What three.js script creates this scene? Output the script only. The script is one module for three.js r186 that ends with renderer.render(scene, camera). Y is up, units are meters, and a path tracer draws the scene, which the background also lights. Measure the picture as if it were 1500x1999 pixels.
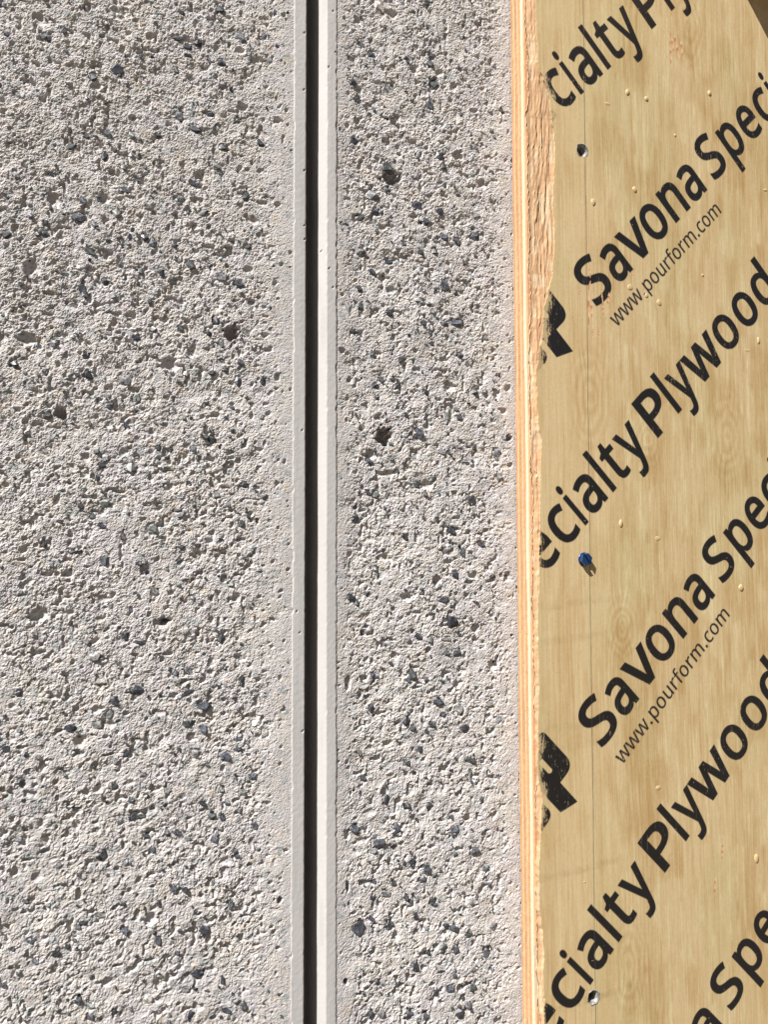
import * as THREE from 'three';
import { ConvexGeometry } from 'three/addons/geometries/ConvexGeometry.js';
import { mergeGeometries } from 'three/addons/utils/BufferGeometryUtils.js';

// ---------------------------------------------------------------- camera, sky, sun, exposure
const scene = new THREE.Scene();
const F = 1617, PW = 1500, PH = 1999;                       // focal length and size of the photograph in its pixels
const YAW = 0.386735, PITCH = 0.056359, ROLL = -0.0026;
const fwd = new THREE.Vector3(Math.sin(YAW) * Math.cos(PITCH), Math.sin(PITCH), -Math.cos(YAW) * Math.cos(PITCH));
const right0 = new THREE.Vector3(Math.cos(YAW), 0, Math.sin(YAW));
const up0 = new THREE.Vector3().crossVectors(right0, fwd);
const camRight = right0.clone().multiplyScalar(Math.cos(ROLL)).addScaledVector(up0, Math.sin(ROLL));
const camUp = up0.clone().multiplyScalar(Math.cos(ROLL)).addScaledVector(right0, -Math.sin(ROLL));
const camera = new THREE.PerspectiveCamera(2 * Math.atan(PH / 2 / F) * 180 / Math.PI, PW / PH, 0.01, 200);
camera.position.set(0, 0, 0.4);
camera.up.copy(camUp);
camera.lookAt(camera.position.clone().add(fwd));
camera.updateMatrixWorld();

const SUN_AZ = 37.1 * Math.PI / 180, SUN_EL = 20.5 * Math.PI / 180;     // as seen from the wall: 37 degrees left of straight up, 20 above its face
const toSun = new THREE.Vector3(-Math.sin(SUN_AZ) * Math.cos(SUN_EL), Math.cos(SUN_AZ) * Math.cos(SUN_EL), Math.sin(SUN_EL));
{ // a clear, slightly hazy sky: pale at the horizon, deeper overhead
  const w = 64, h = 32, d = new Float32Array(w * h * 4);
  for (let j = 0; j < h; j++) for (let i = 0; i < w; i++) { const e = Math.max(0, Math.sin(((j + 0.5) / h - 0.5) * Math.PI)), t = Math.pow(e, 0.6), o = (j * w + i) * 4; d[o] = 0.088 - 0.034 * t; d[o + 1] = 0.09 - 0.025 * t; d[o + 2] = 0.092 - 0.011 * t; d[o + 3] = 1; }
  const t = new THREE.DataTexture(d, w, h, THREE.RGBAFormat, THREE.FloatType); t.mapping = THREE.EquirectangularReflectionMapping; t.magFilter = t.minFilter = THREE.LinearFilter; t.needsUpdate = true;
  scene.background = t; scene.environment = t;
}
const sun = new THREE.DirectionalLight(new THREE.Color().setRGB(1, 0.972, 0.93), 4.6);
sun.position.copy(toSun.clone().multiplyScalar(5));
sun.castShadow = true;
sun.shadow.mapSize.set(4096, 4096);
Object.assign(sun.shadow.camera, { left: -1.6, right: 1.6, top: 1.6, bottom: -1.6, near: 0.5, far: 12 });
scene.add(sun, sun.target);
const renderer = new THREE.WebGLRenderer({ antialias: true });
renderer.toneMapping = THREE.LinearToneMapping;
renderer.toneMappingExposure = 2.05;
renderer.shadowMap.enabled = true;

// ---------------------------------------------------------------- helpers (all lengths below in millimetres, MM turns them into metres)
const MM = 0.001;
function mulberry(a) { return () => { a |= 0; a = a + 0x6D2B79F5 | 0; let t = Math.imul(a ^ a >>> 15, 1 | a); t = t + Math.imul(t ^ t >>> 7, 61 | t) ^ t; return ((t ^ t >>> 14) >>> 0) / 4294967296; }; }
const rnd = mulberry(90210);
const RT = new Float32Array(65536); for (let i = 0; i < 65536; i++) RT[i] = rnd();
const hsh = (i, j, k) => RT[(Math.imul(i, 73856093) ^ Math.imul(j, 19349663) ^ Math.imul(k, 83492791)) >>> 7 & 65535];
function vn(x, y, k) {                                       // value noise, -1 .. 1
  const i = Math.floor(x), j = Math.floor(y); let u = x - i, v = y - j;
  u = u * u * u * (u * (u * 6 - 15) + 10); v = v * v * v * (v * (v * 6 - 15) + 10);
  const a = hsh(i, j, k), b = hsh(i + 1, j, k), c = hsh(i, j + 1, k), d = hsh(i + 1, j + 1, k);
  return (a + (b - a) * u + (c - a) * v + (a - b - c + d) * u * v) * 2 - 1;
}
const fbm = (x, y, k, n) => { let s = 0, a = 0.5, t = 0; for (let o = 0; o < n; o++) { s += a * vn(x, y, k + o * 17); t += a; x *= 2.03; y *= 2.03; a *= 0.5; } return s / t; };
const wr = [0, 0, 0, 0];
function worley(x, y, k) {                                   // wr: nearest distance, second distance, random number of the nearest cell, another
  const i = Math.floor(x), j = Math.floor(y); let d1 = 9, d2 = 9, id = 0, id2 = 0;
  for (let a = -1; a <= 1; a++) for (let b = -1; b <= 1; b++) {
    const h = hsh(i + a, j + b, k), g = hsh(i + a, j + b, k + 3), dx = i + a + h - x, dy = j + b + g - y, d = dx * dx + dy * dy;
    if (d < d1) { d2 = d1; d1 = d; id = hsh(i + a, j + b, k + 7); id2 = hsh(i + a, j + b, k + 11); } else if (d < d2) d2 = d;
  }
  wr[0] = Math.sqrt(d1); wr[1] = Math.sqrt(d2); wr[2] = id; wr[3] = id2;
}
const clamp = (x, a = 0, b = 1) => x < a ? a : x > b ? b : x;
const sstep = (a, b, x) => { const t = clamp((x - a) / (b - a)); return t * t * (3 - 2 * t); };
// photo pixel -> point (mm) on the plane z = const of the wall or the panel
function un(px, py, z = 0) {
  const d = fwd.clone().addScaledVector(camRight, (px - PW / 2) / F).addScaledVector(camUp, (PH / 2 - py) / F);
  const t = (z - 400) / d.z;
  return [d.x * t, d.y * t];
}
const interp = (tab, y) => { let i = 0; while (i < tab.length - 2 && tab[i + 1][0] < y) i++; const [a, b] = [tab[i], tab[i + 1]]; return a[1] + (b[1] - a[1]) * clamp((y - a[0]) / (b[0] - a[0])); };
const lin = (r, g, b) => new THREE.Color().setRGB(r, g, b);
const used = {};
function numbered(n) { used[n] = (used[n] ?? -1) + 1; return used[n] ? n + '_' + String(used[n]).padStart(3, '0') : n; }
function mesh(name, geo, mat, parent) { const m = new THREE.Mesh(geo, mat); m.name = name; m.castShadow = m.receiveShadow = true; parent.add(m); return m; }
function thing(name, label, category, pos = [0, 0, 0]) { const g = new THREE.Group(); g.name = numbered(name); g.userData = { label, category }; g.position.set(pos[0] * MM, pos[1] * MM, pos[2] * MM); scene.add(g); return g; }
function axis(lo, a, b, hi, step, grow = 1.3) {              // fine between a and b, wider and wider outside
  const out = []; for (let x = a, n = Math.round((b - a) / step), i = 0; i <= n; i++) out.push(a + (b - a) * i / n);
  let s = step, x = b; while (x < hi) { s *= grow; x = Math.min(hi, x + s); if (hi - x < s * 0.5) x = hi; out.push(x); }
  s = step; x = a; while (x > lo) { s *= grow; x = Math.max(lo, x - s); if (x - lo < s * 0.5) x = lo; out.unshift(x); }
  return out;
}
function dataTex(w, h, fn, srgb = true) {
  const d = new Uint8Array(w * h * 4);
  for (let j = 0; j < h; j++) for (let i = 0; i < w; i++) { const c = fn(i, j), o = (j * w + i) * 4; d[o] = c[0]; d[o + 1] = c[1]; d[o + 2] = c[2]; d[o + 3] = 255; }
  const t = new THREE.DataTexture(d, w, h, THREE.RGBAFormat);
  t.magFilter = THREE.LinearFilter; t.minFilter = THREE.LinearMipmapLinearFilter; t.generateMipmaps = true; t.wrapS = t.wrapT = THREE.RepeatWrapping;
  if (srgb) t.colorSpace = THREE.SRGBColorSpace; t.needsUpdate = true; return t;
}
function gridMesh(nx, ny, at, col) {                         // at(i, j) -> [x, y, z] mm, col(i, j, x, y) -> linear rgb
  const p = new Float32Array(nx * ny * 3), c = col ? new Float32Array(nx * ny * 3) : null, uv = new Float32Array(nx * ny * 2), ix = new Uint32Array((nx - 1) * (ny - 1) * 6);
  for (let j = 0, v = 0; j < ny; j++) for (let i = 0; i < nx; i++, v++) {
    const q = at(i, j); p[v * 3] = q[0] * MM; p[v * 3 + 1] = q[1] * MM; p[v * 3 + 2] = q[2] * MM; uv[v * 2] = q[0] * MM; uv[v * 2 + 1] = q[1] * MM;
    if (c) { const k = col(i, j, q[0], q[1]); c[v * 3] = k[0]; c[v * 3 + 1] = k[1]; c[v * 3 + 2] = k[2]; }
  }
  let o = 0; for (let j = 0; j < ny - 1; j++) for (let i = 0; i < nx - 1; i++) { const a = j * nx + i; ix.set([a, a + 1, a + nx + 1, a, a + nx + 1, a + nx], o); o += 6; }
  const g = new THREE.BufferGeometry();
  g.setAttribute('position', new THREE.BufferAttribute(p, 3)); g.setAttribute('uv', new THREE.BufferAttribute(uv, 2)); if (c) g.setAttribute('color', new THREE.BufferAttribute(c, 3));
  g.setIndex(new THREE.BufferAttribute(ix, 1)); g.computeVertexNormals(); return g;
}

// ---------------------------------------------------------------- ground
const GY = -1100;
const groundTex = dataTex(512, 512, (i, j) => { const n = fbm(i / 32, j / 32, 301, 5), m = hsh(i, j, 7); const v = 84 + 18 * n + 20 * (m - 0.5); return [v + 6, v - 2, v - 14]; });
groundTex.repeat.set(0.6, 0.6);
const ground = mesh('ground', new THREE.PlaneGeometry(60, 60, 1, 1).rotateX(-Math.PI / 2), new THREE.MeshStandardMaterial({ map: groundTex, roughness: 0.95 }), scene);
{ const u = ground.geometry.attributes.uv; for (let i = 0; i < u.count; i++) u.setXY(i, u.getX(i) * 60, u.getY(i) * 60); }
ground.position.y = GY * MM; ground.userData = { kind: 'structure', label: 'bare trodden building site ground below the wall', category: 'ground' };

// ---------------------------------------------------------------- what the blasted concrete shows: voids and stones, read off the photograph
const STRIP_L = 113.4, STRIP_R = 136.9, LIP_L = 120.1, LIP_R = 131.2, PLY_X = 242.5;
const pits = [], stones = [];
function read(ox, oy, st, pt) {                              // entries: x, y, half width, half height in an enlargement of 2.679
  const K = 2.679;
  for (const [x, y, w, h, tone = 'd'] of st) { const c = un(ox + x / K, oy + y / K), e = un(ox + (x + w) / K, oy + y / K), f = un(ox + x / K, oy + (y + h) / K); stones.push({ x: c[0], y: c[1], a: e[0] - c[0], b: c[1] - f[1], tone }); }
  for (const [x, y, w, h, deep] of pt) { const c = un(ox + x / K, oy + y / K), e = un(ox + (x + w) / K, oy + y / K), f = un(ox + x / K, oy + (y + h) / K); pits.push({ x: c[0], y: c[1], a: e[0] - c[0], b: c[1] - f[1], d: deep ? 2.2 : w > 20 ? 0.65 : 0.9, seen: true }); }
}
read(0, 0, [[250,183,38,20],[30,172,22,12],[1258,185,34,38,'g'],[1155,42,22,22],[985,235,22,14],[930,188,34,14],[985,280,22,12],[615,365,38,36],[490,395,20,26],[545,455,24,22,'g'],[1100,300,10,24],[1160,320,24,22],[925,355,26,18],[1355,220,18,18,'g'],[945,595,38,26,'g'],[1020,665,34,26],[1105,590,26,18],[1245,620,18,22],[450,700,14,24],[560,690,24,26],[690,695,22,20,'g'],[830,700,18,16],[370,755,36,16],[600,775,16,20],[725,805,18,26,'g'],[548,810,18,24],[1175,765,28,22],[1365,740,18,26],[1135,865,28,20,'g'],[270,905,24,20],[355,930,14,30],[85,905,22,24,'g'],[710,940,24,20],[960,930,16,20,'g'],[1020,955,26,16],[430,1045,26,20],[415,1130,38,28],[660,990,36,18],[945,1040,30,30,'g'],[610,1110,26,22,'g'],[1060,1105,38,20],[985,1090,22,14],[1290,1015,20,24],[1190,1030,18,14,'g'],[1410,1155,16,14],[495,1175,24,14],[235,1215,26,20],[30,1220,28,22],[755,1235,26,22],[800,1265,24,24],[650,1280,34,22],[560,1250,18,18,'g'],[465,1310,40,18],[690,1190,16,18,'g'],[1215,1255,18,20,'g'],[1300,1285,24,16]],
  [[205,85,32,36],[1025,125,14,12],[785,180,22,22],[670,10,24,14],[1260,258,30,18],[1350,305,40,20],[140,415,34,18],[545,1030,36,32],[280,1035,40,42],[1025,1040,22,22],[1320,1145,40,20],[910,1165,16,16],[1455,1060,14,14],[1450,625,22,16],[1040,910,28,22],[1270,555,30,26],[500,440,26,22],[1480,735,10,10],[770,535,24,14],[1485,75,12,12],[1270,975,18,12]]);
read(0, 500, [[430,180,42,42],[845,80,26,28],[1000,40,28,34],[630,35,18,24,'g'],[550,130,22,22],[740,75,20,18,'g'],[1165,110,26,26,'g'],[1245,145,38,30],[1105,50,14,22],[380,250,28,26,'g'],[655,105,14,18],[1135,330,26,26],[1095,400,22,16],[1285,400,26,24,'g'],[1160,455,16,26,'g'],[800,375,20,24,'g'],[540,420,18,22,'g'],[280,455,28,28,'g'],[205,465,14,22],[620,505,24,18],[715,425,24,16],[450,515,30,20],[70,555,26,24],[240,605,18,18],[460,620,26,30],[655,640,40,36,'g'],[980,615,20,18,'g'],[1255,555,22,26],[1185,590,20,18],[1110,610,20,12],[1250,650,20,30],[1380,655,16,24],[250,830,22,20],[570,780,24,20],[715,745,24,30,'g'],[1310,760,18,18,'g'],[1210,785,18,14],[660,890,18,26],[1100,965,34,32],[1015,1010,18,22],[960,915,14,12,'g'],[875,1050,18,12],[535,1090,24,14],[1275,965,12,26],[560,1045,26,26,'g'],[690,1110,34,34,'g'],[230,1020,20,18,'g'],[510,1160,16,16],[935,1145,24,20,'g'],[370,1185,30,14],[1285,1195,30,18],[1130,1245,36,22,'g'],[1385,1260,28,26,'g'],[550,1290,36,26,'g'],[420,1310,26,18],[930,1325,22,12,'g'],[830,1000,16,14],[895,1010,14,12],[990,1190,14,16]],
  [[165,45,48,46],[465,215,26,28],[1215,390,40,46,1],[1005,495,28,28],[890,555,44,44],[150,430,60,36],[315,820,36,34,1],[600,340,20,26],[450,1050,26,30],[450,1135,30,20],[740,540,14,14],[1300,65,30,20],[1390,410,18,18],[1405,488,24,16],[1455,630,18,18],[1130,825,20,22],[1405,820,16,16],[375,1100,30,20],[880,1110,18,14],[200,715,24,18],[560,880,16,14],[650,1020,30,22],[930,150,16,20],[1360,1010,24,18],[1340,485,22,14]]);
read(0, 1000, [[935,10,40,20,'g'],[800,85,34,34,'g'],[485,20,16,22],[530,75,22,18],[840,130,16,10],[390,215,40,22],[310,52,28,10],[545,260,22,30],[640,130,24,30,'g'],[955,180,20,20],[940,260,20,16],[880,300,18,14,'g'],[810,425,22,40,'g'],[765,310,16,16],[730,270,20,12],[1215,375,22,20,'g'],[1270,50,20,34],[1340,45,14,30],[685,515,10,20],[720,545,18,16,'g'],[580,490,14,14,'g'],[660,650,18,34],[740,685,40,10],[490,755,46,30,'g'],[630,805,44,20,'g'],[990,835,32,22,'g'],[925,845,18,18],[930,880,26,20,'g'],[715,935,40,36],[600,990,24,40],[1160,665,18,28],[985,945,44,12],[1270,890,16,34],[95,950,26,18],[1070,1020,40,26],[990,1110,30,20],[1070,1140,22,34],[370,1135,32,20],[510,1120,28,24,'g'],[575,1060,26,26,'g'],[1240,1240,24,24],[1175,1280,38,30],[1030,1270,36,30,'g'],[665,1260,20,20],[1250,1190,20,16],[310,930,22,18,'g'],[500,1280,30,26,'w'],[25,1240,24,24],[860,575,30,20]],
  [[125,195,24,26],[355,320,36,26],[205,540,52,46],[145,365,28,20],[525,560,28,18],[540,455,34,18],[1100,150,26,22],[505,1035,30,22],[415,1200,32,40],[575,1110,30,20],[360,530,28,18],[850,575,34,26],[1235,450,26,26],[1330,1080,26,40],[250,760,24,20],[780,1240,36,26],[1360,440,16,12],[1250,750,24,14],[840,1050,44,18],[60,1020,20,16]]);
read(0, 1500, [[110,80,26,30],[385,215,42,40],[595,100,24,24],[880,120,18,18,'g'],[1250,75,24,26,'g'],[1330,45,22,20],[1155,115,24,24,'g'],[1270,130,20,22,'g'],[690,175,18,14],[1195,190,18,24,'g'],[1060,190,20,16],[1095,255,38,36],[1165,265,18,22],[1260,225,16,20,'g'],[1340,310,18,28],[720,255,44,22],[630,290,28,8],[95,380,22,18,'g'],[930,345,30,18],[985,375,24,12,'g'],[770,360,18,16],[540,465,22,36],[320,525,22,32,'g'],[1130,380,22,26],[800,430,18,18],[950,425,20,20,'g'],[660,500,16,20,'g'],[1355,430,14,18,'g'],[910,635,18,26],[1115,600,14,22,'g'],[970,590,20,24,'g'],[640,715,24,12],[1035,760,20,20],[1075,855,36,44],[520,780,34,20,'g'],[835,715,14,22],[1210,720,14,28],[830,910,20,30],[160,905,28,20],[350,935,22,20],[430,820,30,30],[180,1020,22,26,'g'],[295,980,22,22],[1040,1080,44,30],[485,1105,16,18],[660,860,28,22],[995,825,18,16,'g'],[465,1250,34,26,'g'],[400,1220,26,30],[1165,1115,18,26],[975,1170,22,18,'g'],[1000,1310,26,34],[1240,1230,26,20,'g'],[1280,1250,18,24],[1190,1275,40,16],[770,1215,30,30,'w'],[600,1280,14,18],[470,1310,26,20],[20,1150,22,14],[130,700,24,22],[65,955,16,14],[1235,440,14,14]],
  [[450,125,22,22],[515,105,26,30],[270,485,24,14],[465,495,26,18],[80,545,26,26],[190,575,30,26],[115,400,24,20],[1180,490,34,22],[1175,540,16,30],[555,1130,28,28],[1465,690,16,24,1],[1437,690,8,8,1],[790,790,34,40],[820,1220,34,18],[1350,930,12,12],[1460,945,14,14],[1320,390,14,30],[1445,1075,10,14],[630,990,16,18],[610,530,16,14],[400,300,26,26],[1350,660,34,16],[940,1050,18,18],[820,1130,24,26]]);
read(520, 0, [[850,5,26,18],[600,30,40,40,'w'],[505,230,18,16],[865,330,18,16],[870,280,14,16],[890,430,22,28],[560,275,26,18],[645,465,40,40,'g'],[455,420,20,24],[485,515,18,18],[900,635,16,22,'g'],[865,550,18,30],[625,605,22,20],[470,730,24,22],[645,865,40,40],[915,810,26,28],[935,865,16,20],[1010,1010,18,14,'g'],[560,1010,34,30,'g'],[940,960,14,18],[580,1105,22,24],[800,1080,30,24],[915,1095,24,22],[1110,1120,22,24,'g'],[830,1150,28,28],[920,1170,22,18,'g'],[1095,1220,28,38],[415,1175,24,26,'g'],[940,1235,22,20],[1015,1255,26,22],[505,1305,20,22],[725,1270,18,14],[815,1310,22,18],[890,1310,20,24],[495,1130,26,18],[1240,570,16,16],[1185,680,14,14],[800,825,12,16],[640,990,26,20]],
  [[665,65,30,26],[480,95,18,20],[780,355,22,26],[915,370,26,20],[660,920,50,42,1],[1135,955,24,26],[1005,810,30,26],[480,625,18,20],[670,630,20,22],[95,75,10,12],[60,1065,16,14],[1100,68,12,16],[1110,290,18,12],[1140,455,16,14],[65,625,28,16],[425,650,12,12],[615,1185,24,16],[105,570,12,14]]);
read(520, 500, [[560,80,20,20],[645,20,24,22],[945,155,22,40],[500,255,20,30],[490,165,20,16],[1000,185,16,14],[430,265,30,46,'g'],[940,350,18,18],[1010,345,44,22],[830,345,16,16],[650,295,24,16],[460,390,26,14],[1155,425,16,18,'g'],[875,455,12,12],[570,515,18,20],[1025,515,20,18],[1060,555,16,22,'g'],[580,680,18,22],[615,645,18,18],[695,680,22,16],[1100,700,18,24],[800,920,34,30],[965,820,20,50,'g'],[750,975,22,34],[1000,795,18,20],[1025,845,18,20],[1215,1040,24,34,'g'],[1050,1080,24,16],[1100,995,14,20],[540,1075,26,24],[930,1025,20,18,'g'],[965,1025,14,14],[690,1125,16,20],[800,1195,24,20],[880,1160,22,18],[580,1245,18,22,'g'],[540,1240,18,16],[1090,1275,30,44],[840,1245,14,16],[1225,1155,22,20,'g'],[1250,950,16,18,'g'],[590,740,16,14],[845,710,20,14],[1160,725,18,14],[660,980,18,18,'g'],[470,1310,18,14]],
  [[620,105,20,26],[660,170,26,24],[400,490,20,20],[428,740,12,12],[1195,490,14,16],[1215,240,10,12],[1215,470,10,10],[1270,690,18,18],[1210,720,24,24],[1245,810,16,16],[1278,950,16,18,1],[970,680,34,30],[620,940,44,50,1],[550,1040,34,30],[650,1250,10,12],[850,1195,40,30],[20,485,22,18],[62,630,16,18],[795,590,30,18],[640,1135,44,20],[1115,290,22,14],[590,840,26,20],[440,640,16,20],[1280,1090,14,14]]);
read(520, 1000, [[470,40,18,34],[735,130,16,22],[980,100,24,26],[965,200,40,26,'g'],[1035,200,20,40],[1125,170,30,20],[995,330,24,22],[575,295,20,20,'g'],[440,445,36,22],[545,425,24,22],[480,475,18,20],[820,420,18,22],[935,460,30,18],[970,575,40,34],[735,655,24,24,'g'],[805,655,24,18],[865,670,18,22,'g'],[955,665,24,16,'g'],[545,625,34,18,'g'],[1005,735,28,24],[955,735,20,20],[660,790,26,24],[770,850,28,34],[565,865,16,30],[990,890,20,24,'g'],[745,880,16,12],[900,1000,36,22],[875,1115,22,18],[735,1095,24,24],[775,1130,14,18],[555,1030,18,28],[1045,1130,26,16],[1015,1035,26,30,'g'],[1220,1085,16,24,'g'],[1180,1005,18,22,'g'],[1080,1300,32,20],[735,1310,34,24,'g'],[815,1245,16,16],[1190,340,14,14],[1260,330,24,16],[840,880,16,20],[930,1060,16,14]],
  [[895,355,28,32],[620,235,50,22],[545,140,34,16],[510,632,18,22,1],[590,700,12,24],[430,890,22,44],[740,440,30,24],[1185,355,20,14],[1270,340,22,26],[1090,330,24,20],[680,750,26,20],[650,995,20,10],[1290,643,8,8,1],[1310,1105,6,8,1],[960,260,30,18],[1100,610,24,30],[1200,800,24,30],[1065,945,14,12],[1145,680,12,14],[600,375,12,14],[640,1215,30,16],[550,1235,26,14],[710,555,16,10],[750,535,14,10]]);
read(520, 1500, [[470,325,36,30],[510,60,20,22],[480,130,24,28],[635,170,22,30],[685,325,26,36],[995,325,28,24],[590,400,36,36],[675,410,20,20],[820,375,24,26],[565,440,24,14,'g'],[1000,455,22,18],[1095,440,26,26],[775,510,22,30],[835,530,30,28],[930,335,18,18,'g'],[1155,525,20,22,'g'],[675,600,18,26],[570,600,14,14],[565,685,16,20],[635,665,28,20,'g'],[735,680,20,30],[880,700,20,24],[820,590,24,14],[920,540,14,14],[490,850,44,50],[550,790,26,16],[645,835,24,34],[1000,845,40,24],[790,780,14,22],[1070,870,20,24],[1200,835,20,20,'g'],[935,950,20,26],[1000,955,16,26],[490,985,20,30,'g'],[910,1075,32,26],[785,1040,22,30],[850,970,16,16],[1160,970,18,36],[705,1135,22,22],[585,1125,18,22],[975,1160,26,24],[1090,1150,20,26],[895,1180,18,20],[1020,1285,28,30],[430,1125,26,24],[605,1290,20,30,'g'],[760,1300,34,22],[850,1305,22,26],[1070,1250,24,20,'g'],[1140,1110,20,24,'g'],[1190,1060,16,20,'g'],[860,200,24,16],[745,195,26,24],[560,1310,20,20],[950,830,18,14]],
  [[625,130,22,26],[545,235,44,18],[425,350,20,34],[500,380,34,20],[430,625,12,28,1],[460,760,24,14],[1245,925,24,12],[1130,640,14,22],[1060,260,24,24],[660,45,22,14],[1205,240,14,20],[420,1120,16,24],[680,880,20,24],[1320,625,8,10],[650,490,16,14],[570,545,20,16],[835,970,20,14],[65,945,14,12],[1230,630,8,18]]);
// smooth pinholes in the cast strip along the reveal
const pinholes = [[520, 0, 363, 272], [520, 0, 198, 468], [520, 0, 200, 172], [520, 0, 350, 58], [520, 0, 328, 350], [520, 0, 200, 890], [520, 0, 200, 1180], [520, 0, 202, 1250], [520, 500, 330, 65], [520, 500, 350, 163], [520, 500, 188, 912], [520, 1000, 175, 630], [520, 1000, 190, 1145], [520, 1000, 160, 520], [520, 0, 300, 1302]].map(([ox, oy, x, y]) => { const c = un(ox + x / 2.679, oy + y / 2.679); return { x: c[0], y: c[1], r: 0.5 }; });
// beyond what was read off: smaller voids and small chips of the same stone, and the same again outside the frame
const inBlasted = (x) => x < STRIP_L - 1 || (x > STRIP_R + 1 && x < PLY_X + 8);
for (let n = 0; n < 5200; n++) {
  const x = -90 + rnd() * 340, y = -330 + rnd() * 720; if (!inBlasted(x)) continue;
  const r = 0.35 + 0.9 * Math.pow(rnd(), 2.2); pits.push({ x, y, a: r * (0.8 + 0.5 * rnd()), b: r * (0.8 + 0.5 * rnd()), d: 0.9 });
}
for (let n = 0; n < 420; n++) {
  const x = -90 + rnd() * 340, y = -330 + rnd() * 720; if (!inBlasted(x)) continue;
  const p = x < 113 ? (y > 255 || y < -205 || x < -22) : (y > 345 || y < -270); if (!p) continue;
  const r = 1.2 + 2 * rnd() * rnd(); stones.push({ x, y, a: r * (0.8 + 0.5 * rnd()), b: r * (0.8 + 0.5 * rnd()), tone: rnd() < 0.3 ? 'g' : 'd' });
}
const chips = [];
for (let n = 0; n < 3600; n++) {
  const x = -90 + rnd() * 340, y = -330 + rnd() * 720; if (!inBlasted(x)) continue;
  const m = Math.min(Math.abs(x - STRIP_L), Math.abs(x - STRIP_R), Math.abs(x - PLY_X)); if (m < 9 && rnd() < 0.8) continue;
  const r = 0.45 + 1.0 * rnd() * rnd(); chips.push({ x, y, a: r * (0.7 + 0.7 * rnd()), b: r * (0.7 + 0.7 * rnd()), tone: rnd() < 0.45 ? 'g' : 'd' });
}
for (const s of stones) s.turn = (hsh(s.x * 10 | 0, s.y * 10 | 0, 5) - 0.5) * 0.9;
const bucket = new Map(), BK = 6;
const put = (list, kind) => list.forEach((s) => { const R = Math.max(s.a, s.b) * 1.35 + 0.6; for (let i = Math.floor((s.x - R) / BK); i <= Math.floor((s.x + R) / BK); i++) for (let j = Math.floor((s.y - R) / BK); j <= Math.floor((s.y + R) / BK); j++) { const k = i * 4096 + j; if (!bucket.has(k)) bucket.set(k, []); bucket.get(k).push([kind, s]); } });
put(pits, 0); put(stones, 1);

// height (mm) of the blasted face; the cast strip beside the reveal is z = 0
let pitHere = 0;
function rough(x) { return x < STRIP_L ? sstep(0, 24, STRIP_L - x) : sstep(0, 15, x - STRIP_R) * (x > 200 ? sstep(-3, 20, PLY_X + 1 - x) : 1); }
function height(x, y, fine = true) {
  const wob = 3 * vn(y / 9, x / 30, 71), A = rough(x + wob * (x < STRIP_L ? 1 : 0.8)), Af = 0.3 + 0.7 * A;
  const wx = x + 1.1 * vn(x / 5, y / 5, 1), wy = y + 1.1 * vn(x / 5, y / 5, 2);
  let z = -0.55 - 0.95 * A;
  z += A * (0.5 * vn(x / 26, y / 26, 3) + 0.62 * fbm(wx / 8, wy / 8, 4, 2));
  if (fine) {
    const kx = x + 0.35 * vn(x / 1.1, y / 1.1, 6), ky = y + 0.35 * vn(x / 1.1, y / 1.1, 7);
    const calm = 0.4 + 0.75 * sstep(-0.45, 0.45, vn(x / 13, y / 13, 56) + 0.4 * vn(x / 5, y / 5, 57));
    worley(kx / 5.2, ky / 5.2, 15); z += A * 0.42 * (wr[2] - 0.5) * sstep(0, 0.08, wr[1] - wr[0]);
    worley(kx / 2.7 + 3, ky / 2.7, 11); z += A * calm * (0.48 * (wr[2] - 0.5) * sstep(0, 0.1, wr[1] - wr[0]) + 0.08 * (0.45 - wr[0]));
    worley(kx / 1.4 + 9, ky / 1.4, 23); z += Af * calm * (0.35 * (wr[2] - 0.5) + 0.12 * (0.4 - wr[0]));
    worley(x / 0.85, y / 0.85 + 4, 37); z += (0.4 + 0.6 * A) * (0.75 + 0.25 * calm) * (0.34 * (wr[2] - 0.5) + 0.1 * (0.4 - wr[0]));
    z += (0.13 + 0.13 * A) * (hsh(x * 2.9 | 0, y * 2.9 | 0, 41) - 0.5);
    const hol = fbm(x / 3.2, y / 3.2, 55, 2); if (hol > 0.36) z -= A * 1.3 * sstep(0.36, 0.6, hol);
  }
  pitHere = 0;
  const b = bucket.get(Math.floor(x / BK) * 4096 + Math.floor(y / BK));
  if (b) for (const [kind, s] of b) {
    const dx = (x - s.x) / s.a, dy = (y - s.y) / s.b;
    if (kind === 0) {
      const wobble = 1 + (s.a > 1 ? 0.34 * vn(x / 1.5, y / 1.5, 61) : 0), d = (dx * dx + dy * dy) * wobble * wobble;
      if (d < 1) { const q = s.d * Math.min(s.a, s.b) * 1.1 * Math.sqrt(1 - d), zz = -0.55 - 0.95 * A + (A - 0.6) * 0.3 - q + 0.3 * (z + 0.55 + 0.95 * A); if (zz < z) { z = z + (zz - z) * sstep(1, 0.8, d); pitHere = 1; } }
    } else {
      const d = dx * dx + dy * dy; if (d < 1.5) z -= 0.3 * A * sstep(1.5, 0.8, d);
    }
  }
  return Math.min(z, x > PLY_X - 3 ? -0.15 : 0.5);
}
const paste = [0.435, 0.411, 0.402];
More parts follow.
